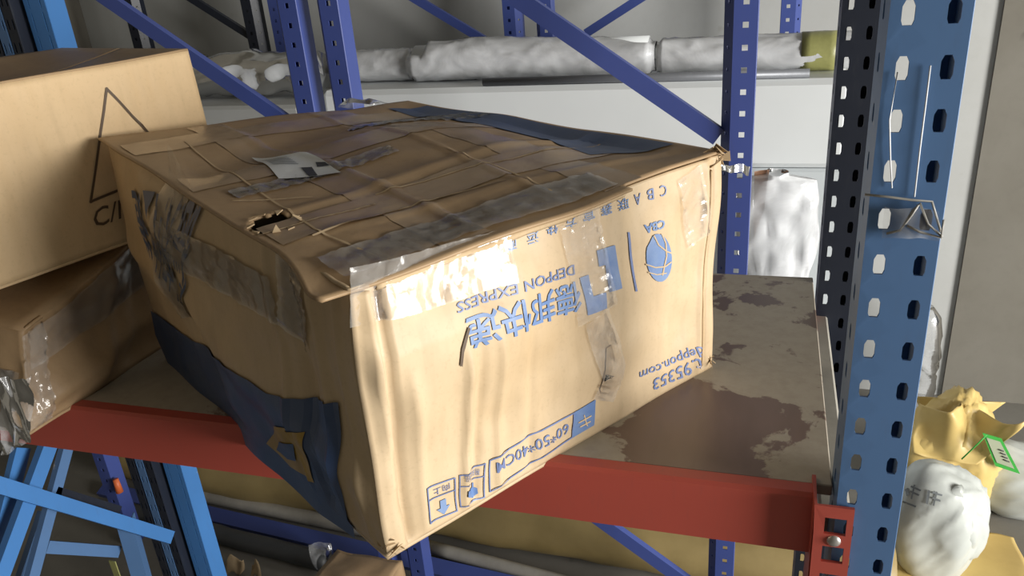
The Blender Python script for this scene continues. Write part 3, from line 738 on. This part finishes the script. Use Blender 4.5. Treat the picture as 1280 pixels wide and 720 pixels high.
strip(lowc, 'left', 'clear_tape', [(.03, .4), (.5, .45)], .05, MAT['clear'], lc, .003, 40, 10, .004, True, 23)
def crumple(name, fn, nu, nv, m, parent, amp, f, seed, label=None, cat=None, group=None):
    vs_, fs = [], []
    for j in range(nv+1):
        for i in range(nu+1):
            p = fn(i/nu, j/nv); pp = Vector((p.x, p.y, p.z*.35)); vs_.append(p+nvec(pp, f, seed)*amp*.8+Vector((.3, -1, .2))*amp*.9*(1-2*abs(noise.noise(pp*f*1.3+Vector((seed, 0, 0))))))
    for j in range(nv):
        for i in range(nu): k = j*(nu+1)+i; fs.append([k, k+1, k+nu+2, k+nu+1])
    o = from_py(name, vs_, fs, m, parent, True)
    if label: tag(o, label, cat, group)
    return o
fA, fB, fC_, fD = at(0, 470, Y=.655), at(38, 470, Y=.655), at(6, 566, Y=.66), at(44, 552, Y=.66)
crumple('hanging_film', lambda u, v: bil(fA, fB, fC_, fD, u, v), 24, 40, MAT['wrap'], lc, .010, 38, 2)

# ------------------------------------------------------------------ goods behind the rack
WB = 2.27
wl, wr_ = at(400, 112, Y=WB), at(1066, 98, Y=WB)
zt = at(700, 107, Y=WB).z; zs = at(980, 211, Y=WB).z
o = box('white_panel_stack', (wl.x, WB+.004, 0), (wr_.x, WB+.34, zs-.002), MAT['white_board2'], None, .008); tag(o, 'tall grey white block of sheets standing behind the deck, below the white one', 'sheet stack')
o = box('white_panel_stack', (wl.x, WB, zs), (wr_.x, WB+.34, zt), MAT['white_board'], None, .015); tag(o, 'long white block of sheets lying under the film-wrapped rolls', 'sheet stack')
tb_a, tb_b = at(600, 108, Y=WB-.012), at(1012, 101, Y=WB-.012)
tb_a.z = tb_b.z = zt+.010
tag(tube('grey_pipe', [Vector((tb_a.x, WB+.02, zt+.0125)), Vector((tb_b.x, WB+.02, zt+.0125))], .012, MAT['grey_tube']), 'thin grey pipe lying along the front top edge of the white block', 'pipe')
def wrapped_roll(x0, x1, y, r, seed, label, lump=None, mcore=None):
    t = thing('wrapped_roll', label, 'roll', 'film-wrapped rolls on the white block')
    n = 80; z0 = zt+.002
    core = tube('core_roll', [(lerp(x0, x1, i/6), y, z0+r) for i in range(7)], r*.86, mcore or MAT['white_board'], t, 20)
    vs_, fs = [], []; seg = 36
    for i in range(n+1):
        x = lerp(x0-.02, x1+.02, i/n); e = 1 if 1 < i < n-1 else .8
        for k in range(seg):
            a = 2*math.pi*k/seg; hgt = lump(i/n) if lump else 1
            q_ = Vector((x*5+.8*a, math.cos(a)*1.2+seed, math.sin(a)*1.2)); rr = r*e*(1+.12*noise.noise(q_)+.09*(1-2*abs(noise.noise(q_*2.1)))**2)
            zz = z0+r+rr*math.sin(a)*(hgt if math.sin(a) > 0 else 1); vs_.append((x, y+rr*math.cos(a), max(z0, zz)))
    for i in range(n):
        for k in range(seg): fs.append([i*seg+k, i*seg+(k+1) % seg, (i+1)*seg+(k+1) % seg, (i+1)*seg+k])
    from_py('film_wrap', vs_, fs, MAT['milky'], t, True)
    return t
ry_ = WB+.14
def rr_for(v, x): return (at(x, v, Y=ry_).z-zt)/2
r1, r2, r3 = rr_for(60, 400), rr_for(46, 650), rr_for(42, 950)
xA, xB, xC, xD, xE = [at(x, 90, Y=ry_).x for x in (452, 545, 812, 822, 1062)]
wrapped_roll(xB-.06, xC, ry_, r2*.95, 2, 'film-wrapped pale roll heaped to a ridge, in the middle behind the diagonal brace', lambda t: 1.12-.55*abs(t-.25) if t > .08 else .6)
wrapped_roll(xD+.02, xE, ry_, r3*.95, 3, 'shiny film-wrapped roll right of the diagonal brace with an olive end')
tl = wrapped_roll(xA-.02, xB-.10, ry_+.02, r1*.85, 4, 'thin film-wrapped roll right beside the double blue posts')
# olive printed sleeve on the right roll
osl = tube('olive_sleeve', [(lerp(at(1000, 80, Y=ry_).x, at(1046, 80, Y=ry_).x, i/4), ry_, zt+.002+r3*.95) for i in range(5)], r3*1.02, MAT['olive'], [o_ for o_ in C.objects if o_.name == 'wrapped_roll.001'][0], 24)
# a long wrapped roll behind the left posts
zz = at(300, 95, Y=2.3).z
def long_roll(x0, x1, y, z, r, label):
    t = thing('wrapped_roll', label, 'roll', 'film-wrapped rolls on the white block')
    tube('core_roll', [(x0, y, z), (x1, y, z)], r*.62, MAT['white_board2'], t, 20)
    tube('film_wrap', [(lerp(x0-.02, x1+.02, i/30), y, z) for i in range(31)], r, MAT['milky'], t, 28, None, .02, 16)
    return t
zr = (at(300, 66, Y=2.3).z+at(300, 118, Y=2.3).z)/2; rr0 = (at(300, 66, Y=2.3).z-at(300, 118, Y=2.3).z)/2
x0, x1 = at(180, 95, Y=2.3).x, wl.x-.02
long_roll(x0, x1, 2.3, zr, rr0, 'dull grey film-wrapped roll behind the pale carton, left of the double posts')
o = box('white_panel_stack', (x0-.02, 2.16, 0), (x1, 2.44, zr-rr0-.012), MAT['plaster'], None, .01); tag(o, 'greyish stack of sheets under the dull wrapped roll at left', 'sheet stack')
# crumpled clear bag standing behind the deck edge, with a peach paper in it
hb = WB-.10
def bagfn(u, v):
    a = 2*math.pi*u; zb = at(975, 350, Y=hb).z-.10; zt2 = at(975, 214, Y=hb).z
    cxx = at(972, 280, Y=hb).x; w = .082*(.55+.75*math.sin(math.pi*min(.98, .30+.62*(1-v)**1.0))); w *= (1 if v < .97 else .3)
    return Vector((cxx+w*math.cos(a)-.02*(v-.4), hb+.035*math.sin(a), lerp(zb, zt2, v)))
zb = at(975, 350, Y=hb).z-.10
bag = thing('clear_bag', 'crumpled clear plastic bag behind the deck edge beside the violet post', 'plastic bag')
crumple('film', bagfn, 44, 40, MAT['milky'], bag, .010, 26, 6)
pb = [at(942, 214, Y=hb), at(962, 212, Y=hb), at(942, 300, Y=hb), at(955, 262, Y=hb)]
crumple('peach_paper', lambda u, v: bil(pb[2], pb[3], pb[0], pb[1], u, v)+Vector((0, .01*math.sin(3*u), 0)), 8, 12, MAT['peach'], bag, .004, 20, 2)
# support for the bag: low white crate under it
o = box('white_crate', (at(940, 300, Y=hb).x, hb-.05, 0), (at(1010, 300, Y=hb).x, hb+.05, zb-.004), MAT['white_board2'], None, .006); tag(o, 'narrow grey white crate the clear bag stands on', 'crate')

# ------------------------------------------------------------------ long goods on the floor below the deck
def floor_line(px1, py1, px2, py2, zc):
    a = at(px1, py1, Z=zc); b = at(px2, py2, Z=zc); return a, b
def long_tube(name, a, b, r, m, label, cat, group=None, amp=0, n=24, l0=-.6, l1=1.3, seg=16):
    pts = [a.lerp(b, lerp(l0, l1, i/n)) for i in range(n+1)]
    return tag(tube(name, pts, r, m, None, seg, None, amp, 12), label, cat, group)
a, b = floor_line(300, 590, 812, 674, .10)
long_tube('kraft_roll', a, b, .095, MAT['kraft'], 'long kraft-wrapped roll on the floor behind the red beam', 'roll', None, .010, 40, -.35, 1.45, 22)
a, b = floor_line(222, 612, 414, 652, .03)
long_tube('steel_pipe', a, b, .026, MAT['galv'], 'dull grey pipe lying in front of the kraft roll', 'pipe', 'long goods on the floor', 0, 10, -.1, 1.5)
a, b = floor_line(222, 632, 445, 684, .03)
o = bar('spare_beam', a.lerp(b, -.5), a.lerp(b, 2.2), .05, .05, MAT['violet'], None, (0, -.4, 1), False); tag(o, 'dark blue spare beam lying on the floor beside the grey pipe', 'beam', 'long goods on the floor')
a, b = floor_line(222, 655, 420, 706, .03)
long_tube('steel_pipe', a, b, .030, MAT['dark_pipe'], 'blackish pipe lying nearest the blue left frames', 'pipe', 'long goods on the floor', .006, 20, -.4, .95)
a, b = floor_line(560, 690, 700, 727, .03)
long_tube('steel_pipe', a, b, .022, MAT['galv'], 'grey pipe under the near corner of the big carton', 'pipe', 'long goods on the floor', 0, 10, -.2, 2.0)
# scraps on the floor
def lump(name, c, rad, m, label=None, cat=None, parent=None, amp=.25, f=1.2, seed=0, sub=5, rz=0.0, flat=None, fold=.10, group=None, pull=None, smooth=True):
    """soft sack: rounded body with creases that gather towards the pull direction"""
    bm = bmesh.new(); bmesh.ops.create_icosphere(bm, subdivisions=sub, radius=1)
    R = Matrix.Rotation(rz, 3, 'Z'); c = Vector(c); pl = Vector(pull).normalized() if pull else Vector((0, 0, 1))
    s1 = pl.orthogonal().normalized(); s2 = pl.cross(s1); sd = Vector((seed, 2*seed, 1))
    for v in bm.verts:
        p = v.co.copy(); h = p.dot(pl); ang = math.atan2(p.dot(s2), p.dot(s1))
        q = Vector((math.cos(ang)*2.4, math.sin(ang)*2.4, h*.8))
        cre = 1-2*abs(noise.noise(q+sd)); cre2 = 1-2*abs(noise.noise(q*2.1+sd*2))
        s_ = 1+amp*noise.noise(p*f+sd)+fold*(cre**3+.5*cre2**3)*(.35+.65*max(0, h))
        p = p*s_
        if flat is not None and p.z < flat: p.z = flat
        v.co = c+R @ Vector((p.x*rad[0], p.y*rad[1], p.z*rad[2]))
    o = from_bm(name, bm, m, parent, smooth)
    if label: tag(o, label, cat, group)
    return o
for i, (px, py, w) in enumerate(((262, 702, .030), (292, 712, .034), (318, 716, .026), (236, 714, .024))):
    c = at(px, py, Z=.03); a_ = random.uniform(0, 3)
    o = crumple('paper_scrap', lambda u, v: Vector((c.x+w*1.6*(u-.5)*math.cos(a_), c.y+w*1.6*(u-.5)*math.sin(a_)+.02*v, .012+.05*v+.02*math.sin(5*u))), 8, 8, MAT['liner'], None, .012, 30, i*3.1)
    thicken(o, .001); tag(o, 'curled brown paper scrap on the dark floor, '+('second from the left of four', 'third from the left of four', 'rightmost of four', 'leftmost, nearest the light blue post')[i], 'paper scrap', 'paper scraps on the floor')
c = at(436, 726, Z=.30)
fl = Carton([c+Vector((-.12, -.10, -.30)), c+Vector((.13, -.12, -.30)), c+Vector((.15, .10, -.30)), c+Vector((-.10, .12, -.30))], [c+Vector((-.10, -.09, 0)), c+Vector((.11, -.10, .0)), c+Vector((.12, .08, .02)), c+Vector((-.09, .09, .01))], .014, 4.2, 9, .01)
fc = thing('small_carton', 'small crumpled brown carton on the floor below the big carton', 'carton')
body(fl, 'side_walls', ('front', 'right', 'back', 'left'), MAT['carton_dark'], fc, (20, 12)); body(fl, 'top_flap', ('top',), MAT['carton_dark'], fc, (14, 14)); body(fl, 'base', ('bottom',), MAT['carton_dark'], fc, (6, 6))
fp = at(412, 692, Z=.09)
o = crumple('film_scrap', lambda u, v: fp+Vector((.12*(u-.5), .04*math.sin(6*u), .10*(v-.5)-.02)), 22, 22, MAT['wrap'], None, .025, 24, 8, 'crumpled clear film scrap on the floor beside the small carton', 'film')
# small orange clip on the slotted post at the lower left
oc2 = at(147, 607, Y=NY-.004)
bm = bmesh.new(); bmesh.ops.create_cone(bm, cap_ends=True, segments=14, radius1=.012, radius2=.009, depth=.05, matrix=Matrix.Translation(oc2)); from_bm('orange_cap', bm, MAT['orange'], frB, True)

# ------------------------------------------------------------------ bags on the floor at the right
def sack(name, label, cat, base_px, rad, m, seed, rz, zc=None, neck=None, amp=.28, group=None, tie=None):
    t = thing(name, label, cat, group)
    c = at(*base_px, Z=rad[2]*.86 if zc is None else zc)
    lump('sack_body', c, rad, m, None, None, t, amp, .9, seed, 5, rz, -.86, .07, None, (.7, -.3, .7))
    return t, c
wb1, c1 = sack('plastic_sack', 'white plastic sack with faint print, knotted at its right, beside the blue upright', 'sack', (1172, 655), (.13, .12, .19), MAT['white_bag'], 3, .3, None, group='sacks on the floor')
k1 = at(1188, 614, Y=c1.y-.06)
def stamp(target, name, polys_px, m, parent, dep):
    bpy.context.view_layer.update(); bm = bmesh.new()
    for q in polys_px:
        vv = []
        for x, y in q:
            d_ = ray(x, y).normalized(); ok, loc, nr, _ = target.ray_cast(CAM, d_)
            vv.append(bm.verts.new(loc+nr*.0025 if ok else at(x, y, Y=dep)))
        bm.faces.new(vv)
    return thicken(from_bm(name, bm, m, parent), .0006)
sb = [o_ for o_ in wb1.children if o_.name.startswith('sack_body')][0]
for q in ([(1132, 612), (1136, 610), (1138, 618), (1134, 620)], [(1140, 607), (1152, 612), (1151, 614), (1139, 609)], [(1139, 613), (1150, 618), (1149, 620), (1138, 615)], [(1143, 606), (1145, 606), (1141, 624), (1139, 623)],
          [(1160, 612), (1163, 613), (1160, 630), (1157, 629)], [(1166, 614), (1178, 618), (1177, 620), (1165, 616)], [(1166, 621), (1176, 625), (1175, 627), (1165, 623)], [(1170, 614), (1172, 615), (1168, 632), (1166, 631)], [(1130, 626), (1146, 632), (1145, 634), (1129, 628)]):
    stamp(sb, 'faint_print', [q], MAT['grey_print'], wb1, c1.y)
tube('knot', [k1+Vector((-.03, .0, -.02)), k1, k1+Vector((.025, -.01, .012))], .016, MAT['white_bag'], wb1, 12, [1.5, .6, 1.1], .003, 40)
lump('sack_lobe', at(1203, 660, Y=c1.y-.03), (.065, .06, .10), MAT['white_bag'], None, None, wb1, .2, 1.2, 8, 4, .3, None, .12, None, (-.4, -.3, 1))
# faint print on the sack
def sheet_on(c, px, m, parent, name, depth):
    P = [at(x, y, Y=depth) for x, y in px]
    return thicken(from_py(name, P, [list(range(len(P)))], m, parent), .001)
wb2, c2 = sack('plastic_sack', 'white plastic sack with a green tag, lying at the right edge', 'sack', (1262, 596), (.19, .13, .12), MAT['white_bag'], 11, -.1, None, group='sacks on the floor')
gt = thing('hang_tag', 'green-edged printed tag tied to the white sack at the right edge', 'tag')
gy = c2.y-.17
g = [at(1228, 541, Y=gy), at(1252, 548, Y=gy), at(1275, 592, Y=gy), at(1244, 582, Y=gy)]
thicken(from_py('tag_border', g, [[0, 1, 2, 3]], MAT['green'], gt), .002)
gi = [at(1233, 547, Y=gy-.003), at(1250, 552, Y=gy-.003), at(1268, 586, Y=gy-.003), at(1246, 578, Y=gy-.003)]
thicken(from_py('tag_card', gi, [[0, 1, 2, 3]], MAT['tag_card'], gt), .001)
for k in range(4):
    a = gi[1].lerp(gi[2], .35+.13*k); b = a.lerp(gi[0].lerp(gi[3], .35+.13*k), .45)
    tube('tag_print', [a+Vector((-.004, -.002, 0)), b+Vector((0, -.002, 0))], .0018, MAT['black'], gt, 5)
tube('tag_string', [at(1234, 543, Y=gy), at(1222, 555, Y=gy), at(1202, 574, Y=gy-.01)], .0022, MAT['green'], gt, 6)
yb = thing('yellow_bag', 'crumpled yellow plastic bag with a spread mouth, behind the white sacks', 'bag')
yc = at(1190, 590, Z=.20)+Vector((.01, .10, 0))
lump('bag_body', yc, (.14, .12, .185), MAT['woven_yellow'], None, None, yb, .35, 1.1, 5, 5, .2, -.9, .12, None, (.2, 0, 1), True)
yq = [at(1140, 565, Y=yc.y-.10), at(1218, 580, Y=yc.y-.12), at(1150, 503, Y=yc.y-.02), at(1276, 522, Y=yc.y-.06)]
thicken(crumple('bag_mouth', lambda u, v: bil(*yq, u, v)+Vector((0, .05*math.sin(9*u+3*v)*v, .02*math.sin(7*u)*v)), 30, 26, MAT['woven_yellow'], yb, .022, 11, 3), .001)
yq2 = [at(1150, 530, Y=yc.y+.06), at(1220, 530, Y=yc.y+.06), at(1142, 497, Y=yc.y+.08), at(1258, 502, Y=yc.y+.08)]
thicken(crumple('bag_mouth', lambda u, v: bil(*yq2, u, v), 24, 14, MAT['woven_yellow'], yb, .028, 6, 9), .001)
bb = thing('yellow_bag', 'flattened tan plastic bag spread under the knotted white sack', 'bag')
bq = [at(1085, 760, Z=.03), at(1300, 730, Z=.03), at(1110, 655, Z=.03), at(1262, 665, Z=.03)]
thicken(crumple('sheet', lambda u, v: bil(*bq, u, v), 40, 30, MAT['woven_yellow'], bb, .03, 5, 13), .0015)
# clear roll standing behind the upright
cr = at(1164, 490, Z=.0)
crb = at(1163, 440, Y=2.9)
t = thing('clear_roll', 'clear plastic roll standing by the wall corner behind the upright', 'roll')
rz0, rz1 = at(1160, 495, Y=2.9).z, at(1165, 385, Y=2.9).z
tube('film', [(crb.x-.04+.03*math.sin(i/12*math.pi), 2.9, lerp(0, rz1, i/12)) for i in range(13)], .05, MAT['wrap'], t, 18, [1]*11+[.9, .6], .01, 30)

# ------------------------------------------------------------------ string and film on the upright
uy = BY-.014-.004
sp = [at(1163, 82, Y=uy), at(1157, 130, Y=uy), at(1150, 185, Y=uy), at(1143, 246, Y=uy)]
tag(tube('white_string', sp, .0007, MAT['thread'], None, 6), 'thin white string hanging on the front of the blue upright', 'string')
sp = [at(1122, 90, Y=uy), at(1112, 150, Y=uy), at(1113, 200, Y=uy), at(1115, 235, Y=uy)]
tag(tube('white_string', sp, .0006, MAT['thread'], None, 6), 'fine pale thread along the left edge of the blue upright', 'string')
tie = thing('film_tie', 'twisted grey plastic film tied round the blue upright', 'film tie')
for k, pts in enumerate(([(1081, 243), (1110, 246), (1140, 250), (1165, 252), (1176, 290)], [(1130, 280), (1142, 262), (1150, 254), (1160, 280), (1178, 296)], [(1108, 292), (1125, 288), (1140, 268), (1148, 256)], [(1134, 282), (1150, 290), (1176, 297), (1180, 275)])):
    tube('strand', [at(x, y, Y=uy-.003-.001*k) for x, y in pts], .0011, MAT['rope'], tie, 6)
fq = [at(1102, 297, Y=uy-.003), at(1174, 300, Y=uy-.003), at(1106, 258, Y=uy-.003), at(1172, 262, Y=uy-.003)]
crumple('film', lambda u, v: bil(*fq, u, v), 30, 18, MAT['clear'], tie, .003, 60, 3)
# shred of tape between the carton corner and the violet post
t0 = [at(896, 205, Y=Ft.y+.0), at(938, 207, Y=Ft.y+.05), at(899, 212, Y=Ft.y), at(936, 219, Y=Ft.y+.05)]
crumple('tape_shred', lambda u, v: bil(*t0, u, v), 20, 6, MAT['wrap'], bc, .004, 50, 4)
lt = at(452, 142, Y=Bt.y-.05)
crumple('tape_shred', lambda u, v: lt+Vector((.09*(u-.5), .03*v, .012*math.sin(3.14*u)*math.sin(3.14*v)+.012)), 18, 8, MAT['wrap'], bc, .010, 40, 7)
